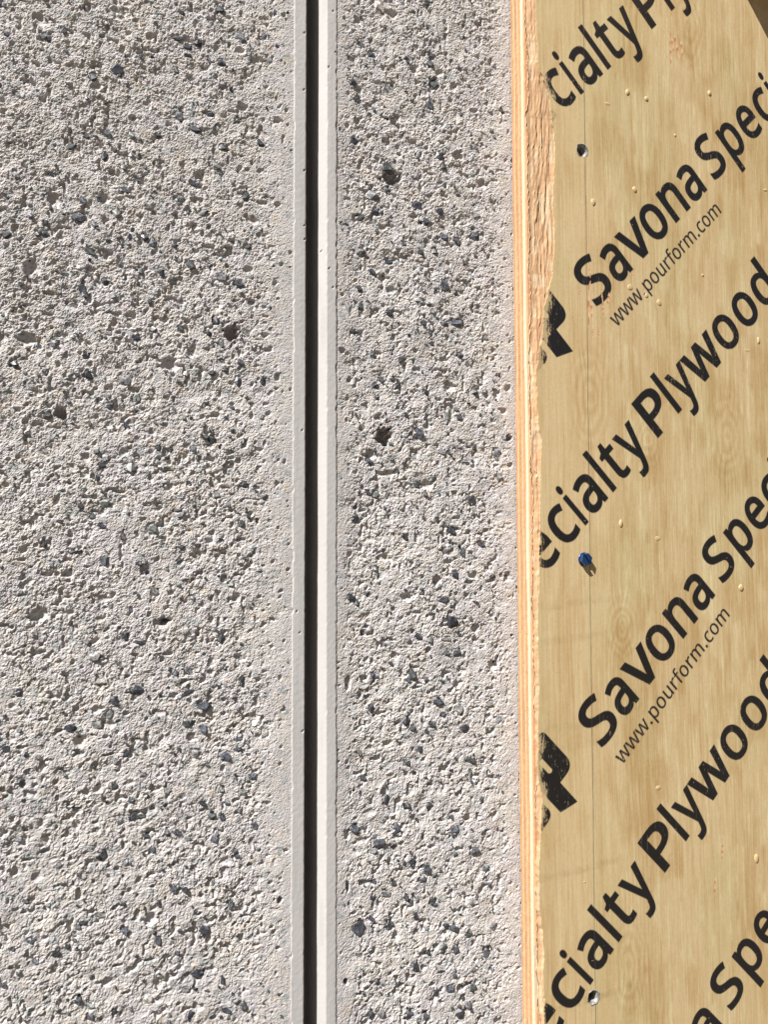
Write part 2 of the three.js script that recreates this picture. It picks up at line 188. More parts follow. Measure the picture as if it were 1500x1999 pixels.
function pasteColour(x, y) {
  const t = 1 + 0.07 * fbm(x / 17, y / 17, 201, 3), w = 0.03 * vn(x / 5, y / 5, 207) + 0.012 * vn(x / 19, y / 19, 208), m = 0.008 * vn(x / 3, y / 3, 209);
  worley(x / 0.85, y / 0.85 + 4, 37);
  let g = 1 + 0.1 * (wr[3] - 0.5), k = [paste[0] * (1 + w * 0.3 - m), paste[1] * (1 + w * 0.2 + m * 0.4), paste[2] * (1 - w - m)];
  if (wr[3] > 0.96) { g = 0.68; k = [paste[1] * 0.96, paste[1], paste[1] * 1.02]; } else if (wr[3] < 0.06) g = 1.12;
  worley(x / 2.6, y / 2.6, 229); if (wr[3] > 0.95) { g *= 0.8; k = [k[1] * 0.98, k[1], k[1] * 1.0]; } else if (wr[3] < 0.06) g *= 1.13; else if (wr[3] < 0.085) k = [k[0] * 1.02, k[1] * 0.96, k[2] * 0.88];
  return [k[0] * t * g, k[1] * t * g, k[2] * t * g];
}

// ---------------------------------------------------------------- the concrete wall
const wall = thing('concrete_wall', 'light grey sandblasted concrete wall with dark stones and a vertical reveal groove', 'wall');
const concrete = new THREE.MeshStandardMaterial({ vertexColors: true, roughness: 0.93, flatShading: true });
const XLO = -1300, XHI = 1300, YLO = GY, YHI = 1100;
function blasted(xs, ys) {
  const nx = xs.length, ny = ys.length;
  return gridMesh(nx, ny, (i, j) => [xs[i], ys[j], (j === 0 || j === ny - 1 || xs[i] === XLO || xs[i] === XHI) ? -28 : height(xs[i], ys[j])], (i, j, x, y) => pasteColour(x, y));
}
mesh('blasted_face', blasted(axis(XLO, -50, STRIP_L + 0.3, STRIP_L + 0.3, 0.4), axis(YLO, -236, 298, YHI, 0.4)), concrete, wall);
mesh('blasted_face', blasted(axis(STRIP_R - 0.3, STRIP_R - 0.3, PLY_X + 5, XHI, 0.43), axis(YLO, -285, 355, YHI, 0.43)), concrete, wall);
// cast strip with the reveal
{
  const prof = []; const add = (x0, z0, x1, z1, n) => { for (let i = prof.length ? 1 : 0; i <= n; i++) prof.push([x0 + (x1 - x0) * i / n, z0 + (z1 - z0) * i / n]); };
  add(STRIP_L - 0.2, -3.2, STRIP_L + 0.1, -0.25, 3); add(STRIP_L + 0.1, -0.25, STRIP_L + 0.5, 0, 2); add(STRIP_L + 0.5, 0, LIP_L - 0.4, 0, 16); add(LIP_L - 0.4, 0, LIP_L, -0.35, 2);
  add(LIP_L, -0.35, LIP_L + 0.5, -24, 12); add(LIP_L + 0.5, -24, LIP_R - 3.4, -24, 4); add(LIP_R - 3.4, -24, LIP_R - 3.2, -6.2, 5); add(LIP_R - 3.2, -6.2, LIP_R - 0.1, -0.35, 14); add(LIP_R - 0.1, -0.35, LIP_R + 0.35, 0, 3); add(LIP_R + 0.35, 0, STRIP_R - 0.5, 0, 14); add(STRIP_R - 0.5, 0, STRIP_R - 0.1, -0.25, 2); add(STRIP_R - 0.1, -0.25, STRIP_R + 0.2, -3.2, 3);
  const ys = axis(YLO, -250, 310, YHI, 0.45), nx = prof.length, ny = ys.length;
  const skin = [0.43, 0.415, 0.408];
  const g = gridMesh(nx, ny, (i, j) => {
    let [x, z] = prof[i]; const y = ys[j];
    const side = z < -0.1 ? 0.12 : 0.05;
    const chip = Math.pow(clamp(vn(y / 3.2, x < 126 ? 3 : 40, 81) * 1.6 - 0.8), 1) * 0.8;
    if (z > -0.6 && (i < 6 || i > nx - 7)) { const s = x < 126 ? 1 : -1; x += s * (0.14 * vn(y / 2.1, s, 82) + 0.09 * vn(y / 0.9, s, 83) + chip); z -= chip * 0.4; }
    else if (Math.abs(x - LIP_L) < 0.5 && z > -0.6) x -= 0.06 * vn(y / 4, 2, 84) + chip * 0.3; else if (Math.abs(x - LIP_R) < 0.8 && z > -0.6) x += 0.08 * vn(y / 4, 5, 85) + chip * 0.6;
    else if (z < -1) x += side * vn(y / 14, z / 3, 86);
    z += 0.035 * vn(x / 1.2, y / 1.2, 87) + 0.09 * vn(x / 8, y / 25, 88);
    for (const p of pinholes) { const dy = (y - p.y), dx = x - p.x, d = (dx * dx + dy * dy) / (p.r * p.r); if (d < 1) { z -= 1.1 * Math.sqrt(1 - d); } }
    return [x, y, z];
  }, (i, j, x, y) => { const t = 1 + 0.05 * fbm(x / 6, y / 40, 211, 3) + 0.04 * (hsh(x * 2.2 | 0, y * 2.2 | 0, 9) - 0.5) - 0.07 * sstep(0.35, 0.7, vn(x / 2, y / 30, 212)); return [skin[0] * t, skin[1] * t, skin[2] * t]; });
  mesh('cast_reveal', g, new THREE.MeshStandardMaterial({ vertexColors: true, roughness: 0.8 }), wall);
}
mesh('wall_core', new THREE.BoxGeometry((XHI - XLO) * MM, (YHI - YLO) * MM, 0.2).translate((XHI + XLO) / 2 * MM, (YHI + YLO) / 2 * MM, -0.1265), new THREE.MeshStandardMaterial({ color: lin(0.4, 0.37, 0.34), roughness: 0.95 }), wall);

// stones in the face: a dozen shapes of broken rock, flat facets
const stoneTex = dataTex(128, 128, (i, j) => { const n = fbm(i / 9, j / 9, 401, 3), h = hsh(i, j, 21); let v = 150 + 85 * n + 60 * (h - 0.5); if (h > 0.975) v += 70; if (h < 0.05) v -= 60; return [v, v, v + 3].map((c) => clamp(c, 10, 255)); });
stoneTex.repeat.set(1, 1);
const shapes = [];
for (let k = 0; k < 14; k++) {
  const pts = []; const n = 7 + (k % 4);
  for (let i = 0; i < n; i++) { const u = rnd() * 2 - 1, a = i / n * Math.PI * 2 + rnd() * 0.7, s = Math.sqrt(1 - u * u), r = 0.7 + 0.45 * rnd(); pts.push(new THREE.Vector3(Math.cos(a) * s * r, Math.sin(a) * s * r, u * r)); }
  for (let i = 0; i < 4; i++) { const a = i / 4 * 6.283 + rnd(); pts.push(new THREE.Vector3(Math.cos(a) * (0.85 + 0.25 * rnd()), Math.sin(a) * (0.85 + 0.25 * rnd()), (rnd() - 0.5) * 0.5)); }
  const g = new ConvexGeometry(pts), P = g.attributes.position, uv = new Float32Array(P.count * 2);
  for (let i = 0; i < P.count; i++) { uv[i * 2] = P.getX(i) * 0.28 + k * 0.13; uv[i * 2 + 1] = (P.getY(i) + 0.5 * P.getZ(i)) * 0.28 + k * 0.29; }
  g.setAttribute('uv', new THREE.BufferAttribute(uv, 2)); g.computeVertexNormals(); shapes.push(g);
}
const tones = { d: [[0.08, 0.086, 0.1], [0.055, 0.059, 0.07], [0.115, 0.122, 0.14], [0.08, 0.088, 0.088]], g: [[0.24, 0.24, 0.24], [0.19, 0.195, 0.205], [0.28, 0.275, 0.26], [0.21, 0.22, 0.205]], w: [[0.62, 0.58, 0.52]] };
const stoneMats = {}; for (const t in tones) stoneMats[t] = tones[t].map((c) => new THREE.MeshStandardMaterial({ map: stoneTex, color: lin(...c.map((v) => v * 2.6)), roughness: 0.42, flatShading: true }));
function matrixOf(s, k) {
  const c = Math.min(1.9, 0.75 * Math.min(s.a, s.b)), z = height(s.x, s.y, false) + 0.5 * rough(s.x) - 0.42 * c + (hsh(k, 3, 8) - 0.5) * 0.5;
  const m = new THREE.Matrix4().compose(new THREE.Vector3(s.x * MM, s.y * MM, z * MM), new THREE.Quaternion().setFromEuler(new THREE.Euler((hsh(k, 1, 8) - 0.5) * 0.5, (hsh(k, 2, 8) - 0.5) * 0.5, s.turn || 0)), new THREE.Vector3(s.a * MM * 1.05, s.b * MM * 1.05, c * MM));
  return m;
}
stones.sort((p, q) => q.a * q.b - p.a * p.b);
const seenStone = (s) => s.x < STRIP_L ? (s.x > -25 && s.y < 262 && s.y > -208) : (s.y < 350 && s.y > -275);
const restStones = []; let nStone = 0;
stones.forEach((s, k) => {
  if (!inBlasted(s.x)) return;
  if (nStone < 300 && seenStone(s) && s.x < PLY_X) {
    const o = mesh(numbered('stone'), shapes[k % 14], stoneMats[s.tone][k % stoneMats[s.tone].length], wall);
    matrixOf(s, k).decompose(o.position, o.quaternion, o.scale); nStone++;
  } else restStones.push(s);
});
for (const t of ['d', 'g']) for (let v = 0; v < 4; v++) {
  const list = restStones.concat(chips).filter((s, i) => s.tone === t && i % 4 === v); if (!list.length) continue;
  const geos = list.map((s, i) => shapes[(i * 5 + v) % 14].clone().applyMatrix4(matrixOf(s, i + 1000)));
  const o = mesh(numbered('stone_chips'), mergeGeometries(geos), stoneMats[t][v], wall); o.userData.kind = 'stuff';
}

// ---------------------------------------------------------------- the plywood form panel
const T = 18, COAT = 0.6, PX1 = 660, PY0 = -430, PY1 = 500;
const panel = thing('plywood_panel', 'tan coated form plywood sheet with black diagonal lettering and a chipped raw edge', 'plywood');
const HOLES = [un(1137.5, 294, T), un(1160, 1947, T)];
const SCREW = un(1141, 1092, T);
// wood textures of the edge: u runs along the sheet's edge
function streaks(c0, c1, seed) {
  const t = dataTex(512, 128, (i, j) => { const n = 0.5 + 0.5 * (0.6 * vn(i / 70, j / 3.2, seed) + 0.5 * vn(i / 26, j / 1.4, seed + 1)) + 0.18 * (hsh(i >> 1, j, seed) - 0.5) + 0.12 * vn(i / 6, j / 6, seed + 2), q = clamp(n); return [0, 1, 2].map((m) => c0[m] + (c1[m] - c0[m]) * q); });
  t.repeat.set(5, 90); return t;
}
const plyMats = [[[152, 108, 74], [204, 168, 126], 501], [[174, 136, 98], [212, 182, 142], 511], [[208, 188, 152], [226, 211, 184], 521], [[172, 124, 90], [208, 164, 124], 531]].map(([a, b, s]) => new THREE.MeshStandardMaterial({ map: streaks(a, b, s), roughness: 0.85 }));
const slit = [un(1040, 1852, 14)[1], un(1040, 1952, 14)[1]];                // a void in the edge between two plies
function edgeShape(x0, amp, seed, holes, xr = PX1) {
  const s = new THREE.Shape(); s.moveTo(xr * MM, PY0 * MM); s.lineTo(xr * MM, PY1 * MM);
  for (let y = PY1; y >= PY0; y -= (y > 400 || y < -310 ? 8 : 0.9)) { const d = (seed > 17 && slit[0] > y && y > slit[1] ? 3.2 : 0) + amp * (0.6 * vn(y / 30, seed, 601) + 0.35 * vn(y / 5, seed, 602) + 0.3 * vn(y / 1.6, seed, 603)); s.lineTo((x0 + d) * MM, y * MM); }
  if (holes) for (const [hx, hy] of HOLES) { const p = new THREE.Path(); for (let i = 0; i <= 20; i++) { const a = i / 20 * Math.PI * 2; const q = [(hx + holes * Math.cos(a)) * MM, (hy + holes * Math.sin(a)) * MM]; i ? p.lineTo(...q) : p.moveTo(...q); } s.holes.push(p); }
  return s;
}
const plyLayers = [[2.2, 0, 0.15], [2.0, 1, 0.0], [2.3, 0, 0.25], [2.1, 1, 0.05], [2.2, 3, 0.3], [2.3, 2, -0.15], [1.6, 3, 0.45]];
let pz = 0.25;
plyLayers.forEach(([t, m, inset], k) => {
  const g = new THREE.ExtrudeGeometry(edgeShape(PLY_X + inset, 0.35, k * 3 + 0.5, pz > 5 ? 4.4 : 0), { depth: (t - 0.1) * MM, bevelEnabled: false, curveSegments: 4 });
  g.translate(0, 0, pz * MM); mesh('ply', g, plyMats[m], panel); pz += t;
});
const TOPPLY = pz;                                            // the outermost veneer lies between here and the coating
// outline of the coating along the chipped edge, read off the photograph (row, column)
const coatPx = [[0,1046],[60,1048],[120,1051],[140,1056],[165,1067],[200,1075],[240,1079],[280,1085],[330,1083],[400,1080],[440,1083],[470,1084],[500,1082],[540,1078],[580,1069],[600,1063],[640,1062],[660,1058],[700,1052],[730,1047],[760,1049],[800,1050],[850,1055],[870,1059],[930,1056],[1000,1056],[1050,1055],[1090,1054],[1150,1053],[1200,1051],[1250,1051],[1290,1052],[1340,1053],[1400,1051],[1430,1051],[1460,1053],[1480,1048],[1530,1055],[1560,1060],[1600,1058],[1650,1056],[1700,1053],[1750,1053],[1780,1055],[1820,1061],[1850,1063],[1900,1062],[1950,1064],[1999,1064]];
const coatTab = coatPx.map(([r, c]) => { const p = un(c, r, T); return [p[1], p[0]]; }).sort((a, b) => a[0] - b[0]);
const coatX = (y) => Math.max(PLY_X + 0.9, interp(coatTab, y)) + 0.35 * vn(y / 3, 1.5, 611) + 0.25 * vn(y / 1.1, 2.5, 612) + 0.8 * Math.max(0, vn(y / 6, 3.5, 613) - 0.25) ;
// outermost veneer, broken along its edge: fibres and chips
const CHX = 264;
{
  const xs = axis(PLY_X, PLY_X, CHX, CHX, 0.4), ys = axis(PY0, -285, 375, PY1, 0.5), TOPZ = T - COAT - 0.04;
  const nx = xs.length + 3;
  const g = gridMesh(nx, ys.length, (i, j) => {
    const y = ys[j]; const edge = PLY_X + 0.5 + 0.7 * vn(y / 9, 1, 621) + 0.5 * vn(y / 2.4, 2, 622) + 1.0 * Math.max(0, vn(y / 16, 4, 623));
    const fibre = 0.75 * vn(0, 0, 1) * 0 + 0.4 * vn(xs[Math.max(0, i - 3)] / 0.8, y / 16, 624) + 0.35 * vn(xs[Math.max(0, i - 3)] / 0.5, y / 4.5, 625);
    if (i < 3) return [edge + 0.25 * (i === 1 ? vn(y / 1.5, 3, 626) : 0), y, [TOPPLY - 0.4, TOPPLY + 0.4, TOPPLY + 0.9][i]];
    const x = edge + (xs[i - 3] - PLY_X) / (CHX - PLY_X) * (CHX - edge), cx = coatX(y);
    const under = sstep(-0.2, 0.5, x - cx), near = clamp((cx - x) / Math.max(1, cx - edge));
    const slope = 0.25 + 1.9 * Math.pow(near, 1.4) + 0.5 * sstep(0.2, 0.6, vn(x / 1.6, y / 20, 627)) * sstep(0, 0.25, near) + fibre * 0.7 * sstep(0, 0.15, near);
    return [x, y, Math.max(TOPPLY + 0.5, TOPZ - (1 - under) * Math.max(0.05, slope))];
  }, (i, j, x, y) => {
    const n = vn(x / 0.8, y / 18, 631), q = vn(x / 3, y / 9, 632), w = hsh(x * 2.4 | 0, y * 1.6 | 0, 12);
    const t = 1 + 0.16 * n + 0.14 * (w - 0.5); let c = [0.5, 0.31, 0.17];
    if (q > 0.3) c = [0.54, 0.38, 0.235]; if (n > 0.72) c = [0.36, 0.2, 0.115];
    return c.map((v) => v * t);
  });
  mesh('chipped_veneer', g, new THREE.MeshStandardMaterial({ vertexColors: true, roughness: 0.9 }), panel);
  const top = new THREE.ExtrudeGeometry(edgeShape(CHX - 0.6, 0, 3, 4.3), { depth: (TOPZ - TOPPLY - 0.3) * MM, bevelEnabled: false, curveSegments: 4 });
  top.translate(0, 0, (TOPPLY + 0.05) * MM); mesh('outer_veneer', top, plyMats[3], panel);
}
// printed coating
const TX0 = 240, TX1 = PX1, TY0 = PY0, TY1 = PY1, TW = 1344, TH = 2048;
const cv = document.createElement('canvas'); cv.width = TW; cv.height = TH;
const cx2 = cv.getContext('2d');
const SX = TW / (TX1 - TX0), SY = TH / (TY1 - TY0);
const knots = [[1152, 775, 13, 26], [1420, 850, 12, 22], [1345, 50, 12, 24], [1215, 1225, 10, 16], [1228, 1885, 10, 22], [1265, 860, 10, 14]].map(([x, y, a, b]) => [...un(x, y, T), a, b]);
const smear = [[1702, 0.8], [1180, 0.5], [1250, 0.5], [1420, 0.5], [1965, 0.8], [1460, 0.35]].map(([r, s]) => [un(1120, r, T)[1], s]);
{
  const img = cx2.createImageData(TW, TH), d = img.data;
  for (let j = 0; j < TH; j++) for (let i = 0; i < TW; i++) {
    const x = TX0 + i / SX, y = TY1 - j / SY;
    let gx = x + 1.1 * vn(x / 30, y / 90, 701) + 2.2 * vn(x / 45, y / 220, 702), kn = 0;
    for (const [kx, ky, a, b] of knots) { const ex = (x - kx) / a, ey = (y - ky) / b, r = Math.sqrt(ex * ex + ey * ey); if (r < 1.6) { const m = sstep(1.6, 0.5, r); kn = Math.max(kn, m * (0.5 + 0.5 * Math.sin(r * 19 + 2 * vn(x / 4, y / 9, 703)))); gx += m * 4 * Math.sign(ex) * (1 - r / 1.6); } }
    const edgeS = sstep(302, 284, x + 6 * vn(x / 9, y / 40, 710));
    const f1 = vn(gx / 0.62, y / 34, 711), f2 = vn(gx / 0.42, y / 11, 716), midG = vn(gx / 1.7, y / 60, 712), wide = vn(gx / 8, y / 110, 713), blot = fbm(gx / 9, y / 24, 714, 3);
    let pale = 0.6 * f1 + 0.35 * f2 + 0.45 * midG; pale = (0.75 * sstep(0.2, 0.36, pale) + 0.35 * sstep(0.15, 0.4, 0.5 * f2 + 0.5 * vn(gx / 0.8, y / 7, 715))) * (1 - 0.75 * edgeS) * sstep(-0.25, 0.15, fbm(x / 10, y / 26, 717, 2) + 0.12);
    let dark = sstep(-0.15, 0.5, blot + 0.22 * f1 + 0.12 * f2) * 0.62 * (1 - 0.5 * edgeS) + 0.25 * sstep(0.1, 0.7, wide) + 0.32 * sstep(0.35, 0.8, vn(gx / 1.1, y / 55, 718)) + 0.26 * f2 + 0.18 * f1;
    const green = sstep(0, 0.7, vn(x / 26, y / 50, 719)) * 0.5;
    let c = [194, 171, 130];
    c = [c[0] - 5 * green, c[1], c[2] - 2 * green];
    c = [c[0] - 17 * dark, c[1] - 24 * dark, c[2] - 28 * dark]; c = c.map((v) => v - 5 * (1 - edgeS));
    c = [c[0] + 15 * pale, c[1] + 23 * pale, c[2] + 25 * pale];
    c = c.map((v, m) => v - kn * [8, 11, 13][m] * 1.2);
    for (const [sy, st] of smear) { const q = Math.abs(y - sy - (x - 252) * 0.06 - 1.2 * vn(x / 15, sy, 720)); if (q < 3 && x < 305) { const m = 0.55 * st * sstep(3, 0.8, q) * sstep(305, 280, x) * (0.4 + 0.6 * sstep(-0.2, 0.4, vn(x / 2.4, y / 2.4, 721))); c = [c[0] - 26 * m, c[1] - 26 * m, c[2] - 22 * m]; } }
    const gr = 7 * (hsh(i, j, 31) - 0.5) + 3 * vn(i / 3, j / 3, 722);
    const o = (j * TW + i) * 4; d[o] = c[0] + gr; d[o + 1] = c[1] + gr; d[o + 2] = c[2] + gr; d[o + 3] = 255;
  }
  cx2.putImageData(img, 0, 0);
}
// print: black lettering along 45 degrees, repeated down the sheet
const INK = 'rgb(14,12,14)';
const ink = document.createElement('canvas'); ink.width = TW; ink.height = TH; const ic = ink.getContext('2d');
const mmFrame = (c) => c.setTransform(SX, 0, 0, -SY, -TX0 * SX, TY1 * SY);
const ANG = 0.7835, PER = [-1.684, -246.17], ORG = [279.21, 265.5];
ic.fillStyle = INK; ic.strokeStyle = INK;
// each letter with the left and right end of its ink along the line (mm)
const GLYPHS = [['S', -167.5, -149], ['a', -146.5, -131], ['v', -128.5, -108], ['o', -108, -89.5], ['n', -86.3, -69.5], ['a', -66.5, -50.5], ['S', -42, -25], ['p', -20, -3], ['e', 0, 16.5], ['c', 19.7, 34.6], ['i', 37.3, 41.8], ['a', 44.8, 60.7], ['l', 64.5, 69.0], ['t', 71.5, 83.6], ['y', 86, 103], ['P', 110.5, 130], ['l', 132.1, 136.8], ['y', 139.5, 156.2], ['w', 156.3, 185.5], ['o', 187, 206], ['o', 209.5, 228.5], ['d', 231.5, 250]];
function lineFrame(k, s0, n0) { mmFrame(ic); ic.translate(ORG[0] + PER[0] * k, ORG[1] + PER[1] * k); ic.rotate(ANG); ic.translate(s0, n0); }
function glyph(ch, a, b, em, bold) {                        // one letter fitted between a and b
  ic.font = '100px sans-serif'; const m = ic.measureText(ch), L = -m.actualBoundingBoxLeft, R = m.actualBoundingBoxRight, w = (b - a - bold) / (R - L);
  ic.save(); ic.translate(a + bold / 2 - L * w, 0); ic.scale(w, -em / 100); ic.fillText(ch, 0, 0);
  if (bold) { ic.lineWidth = bold / (em / 100); ic.lineJoin = 'miter'; ic.strokeText(ch, 0, 0); } ic.restore();
}
for (let k = -3; k <= 5; k++) for (const [s0, n0] of [[-40, 0], [85.5, -93]]) {
  for (const [ch, a, b] of GLYPHS) { lineFrame(k, s0, n0 + 0.8); glyph(ch, a, b, /[SP]/.test(ch) ? 35.2 : /[ltid]/.test(ch) ? 36.2 : 37.4, 1.5); }
  lineFrame(k, s0 - 165.5, n0 - 16.3); ic.font = '100px sans-serif';
  { const t = 'www.pourform.com', w = ic.measureText(t).width; ic.scale(114.5 / w, -0.128); ic.fillText(t, 0, 0); ic.lineWidth = 1.2; ic.strokeText(t, 0, 0); }
  lineFrame(k, s0, n0); ic.beginPath();
  ic.moveTo(-209, 36.3); ic.lineTo(-188.5, 36.3); ic.quadraticCurveTo(-185.8, 36.2, -185.7, 33.5); ic.lineTo(-185.8, 14.5); ic.quadraticCurveTo(-186.5, 9, -192, 8.8); ic.lineTo(-198.2, 8.8); ic.lineTo(-198.5, -6.8); ic.lineTo(-209.2, -2.3); ic.closePath();
  ic.moveTo(-199.6, 26.5); ic.lineTo(-199.6, 18); ic.quadraticCurveTo(-198, 15.6, -196.4, 17.5); ic.lineTo(-196.4, 26.5); ic.closePath(); ic.fill('evenodd');
  ic.beginPath(); ic.moveTo(-234, 15); ic.lineTo(-213, 15); ic.lineTo(-212.8, 5); ic.quadraticCurveTo(-213.2, 1, -217, 0.4); ic.lineTo(-234, 0); ic.closePath(); ic.fill();
}
ic.setTransform(1, 0, 0, 1, 0, 0);
const rubbed = [[100, 250], [560, 745], [1430, 1610], [-420, -230], [2130, 2300]].map(([a, b]) => [un(1060, a, T)[1], un(1060, b, T)[1]]);
{ // ink scraped off along the worn edge, and small flecks missing elsewhere
  const im = ic.getImageData(0, 0, TW, TH), d = im.data;
  for (let j = 0; j < TH; j++) { const y = TY1 - j / SY, e = coatX(y), rub = Math.max(...rubbed.map(([a, b]) => sstep(b - 6, b + 6, y) * sstep(a + 6, a - 6, y))) - 0.75; for (let i = 0; i < TW; i++) { const o = (j * TW + i) * 4 + 3; if (!d[o]) continue; const x = TX0 + i / SX; let a = d[o] / 255;
    const wear = (1 - clamp((x - e) / 6)) * 1.15 + rub * 0.55 + 0.2 + 0.3 * vn(x / 2.4, y / 5, 741) + 0.35 * vn(x / 0.5, y / 3, 747) + 0.3 * vn(x / 0.4, y / 0.8, 748) + 0.3 * (hsh(i, j, 44) - 0.5); a *= 1 - 0.9 * sstep(0.6, 1.2, wear);
    if (vn(x / 1.3, y / 1.3, 742) + 0.3 * vn(x / 0.5, y / 0.5, 743) > 1.06) a *= 0.35; { const dry = vn(x / 22, y / 22, 744), gr = 0.6 * vn(x / 0.6, y / 14, 745) + 0.5 * vn(x / 0.4, y / 3, 746); a *= 1 - 0.28 * sstep(0.1, 0.6, dry) * sstep(0.2, 0.8, gr) - 0.06 * hsh(i, j, 45); }
    d[o] = a * 255; } }
  ic.putImageData(im, 0, 0); cx2.drawImage(ink, 0, 0);
}
// pencil line, gouges through the coating, a scuffed patch
{
  const P = (x, y) => { const p = un(x, y, T); return [(p[0] - TX0) * SX, (TY1 - p[1]) * SY]; };
  cx2.lineWidth = 1.8; cx2.strokeStyle = 'rgba(78,70,56,0.62)';
  for (let q = -60; q < 2060; q += 20) {  cx2.beginPath(); cx2.globalAlpha = 0.6 + 0.35 * hsh(q, 2, 77); cx2.moveTo(...P(1139.5 + 0.0121 * q + 0.6 * vn(q / 60, 1, 78), q)); cx2.lineTo(...P(1139.5 + 0.0121 * (q + 20) + 0.6 * vn((q + 20) / 60, 1, 78), q + 20)); cx2.stroke(); }
  cx2.globalAlpha = 1;
}
const gouges = [[495, 358, 500, 405, 3], [490, 470, 492, 655, 4], [506, 545, 509, 640, 4], [563, 490, 570, 545, 4], [606, 498, 598, 560, 5], [570, 560, 574, 612, 5], [445, 478, 438, 505, 4], [403, 622, 402, 655, 3], [515, 705, 515, 732, 4], [552, 704, 549, 738, 4], [750, 365, 742, 392, 4], [500, 430, 497, 460, 5]].map(([a, b, c, d, w]) => [un(980 + a / 2.885, 400 + b / 2.885, T), un(980 + c / 2.885, 400 + d / 2.885, T), w * 0.16])
  .concat([[1311, 68, 1316, 98, 5], [1318, 72, 1326, 110, 6], [1330, 80, 1334, 112, 5], [1309, 85, 1311, 120, 4], [1297, 60, 1299, 66, 4], [1412, 1652, 1411, 1674, 5], [1398, 1712, 1396, 1745, 4], [1199, 1918, 1201, 1932, 3]].map(([a, b, c, d, w]) => [un(a, b, T), un(c, d, T), w * 0.14]));
const bw = TW / 2, bh = TH / 2, bumpCv = document.createElement('canvas'); bumpCv.width = bw; bumpCv.height = bh; const bc = bumpCv.getContext('2d');
{ const im = bc.createImageData(bw, bh); for (let j = 0; j < bh; j++) for (let i = 0; i < bw; i++) { const x = TX0 + i * 2 / SX, y = TY1 - j * 2 / SY, v = 128 + 26 * vn(x / 0.9, y / 40, 711) + 20 * vn(x / 2.4, y / 60, 752) + 26 * vn(x / 12, y / 30, 753) + 10 * (hsh(i, j, 54) - 0.5), o = (j * bw + i) * 4; im.data[o] = im.data[o + 1] = im.data[o + 2] = v; im.data[o + 3] = 255; } bc.putImageData(im, 0, 0); }
for (const [p, q, w] of gouges) {
  const n = 7; for (let i = 0; i < n; i++) { const t = i / (n - 1), r = w * (0.35 + 0.65 * Math.sin(Math.PI * (0.12 + 0.76 * t))) * (0.75 + 0.5 * hsh(i, p[0] * 7 | 0, 91)), x = p[0] + (q[0] - p[0]) * t + 0.25 * (hsh(i, p[1] * 7 | 0, 92) - 0.5), y = p[1] + (q[1] - p[1]) * t;
    cx2.fillStyle = ['rgb(204,158,118)', 'rgb(214,176,136)', 'rgb(172,122,86)'][(i + (p[1] | 0) & 255) % 3]; cx2.beginPath(); cx2.ellipse((x - TX0) * SX, (TY1 - y) * SY, r * SX, Math.hypot(q[0] - p[0], q[1] - p[1]) / n * SY * 0.9, 0, 0, 7); cx2.fill();
    bc.fillStyle = 'rgba(40,40,40,0.7)'; bc.beginPath(); bc.ellipse((x - TX0) * SX / 2, (TY1 - y) * SY / 2, r * SX / 2, Math.hypot(q[0] - p[0], q[1] - p[1]) / n * SY / 2, 0, 0, 7); bc.fill(); }
}
const coatMap = new THREE.CanvasTexture(cv); coatMap.colorSpace = THREE.SRGBColorSpace;
const coatBump = new THREE.CanvasTexture(bumpCv);
const coatMat = new THREE.MeshPhysicalMaterial({ map: coatMap, bumpMap: coatBump, bumpScale: 0.00022, roughness: 0.5, clearcoat: 0.08, clearcoatRoughness: 0.45 });
{
  const s = new THREE.Shape(); s.moveTo(PX1 * MM, PY0 * MM); s.lineTo(PX1 * MM, PY1 * MM);
  for (let y = PY1; y >= PY0; y -= (y > 375 || y < -285 ? 6 : 0.55)) s.lineTo(coatX(y) * MM, y * MM);
  HOLES.forEach(([hx, hy], n) => { const p = new THREE.Path(); for (let i = 0; i <= 28; i++) { const a = i / 28 * Math.PI * 2, r = 3.7 + 0.4 * vn(Math.cos(a) * 1.6 + n * 9, Math.sin(a) * 1.6, 761), q = [(hx + r * Math.cos(a)) * MM, (hy + r * 1.06 * Math.sin(a)) * MM]; i ? p.lineTo(...q) : p.moveTo(...q); } s.holes.push(p); });
  const g = new THREE.ExtrudeGeometry(s, { depth: COAT * MM, bevelEnabled: false, curveSegments: 4 }); g.translate(0, 0, (T - COAT) * MM);
  const P = g.attributes.position, u = g.attributes.uv; for (let i = 0; i < P.count; i++) u.setXY(i, (P.getX(i) / MM - TX0) / (TX1 - TX0), (P.getY(i) / MM - TY0) / (TY1 - TY0));
  mesh('printed_coating', g, coatMat, panel);
}
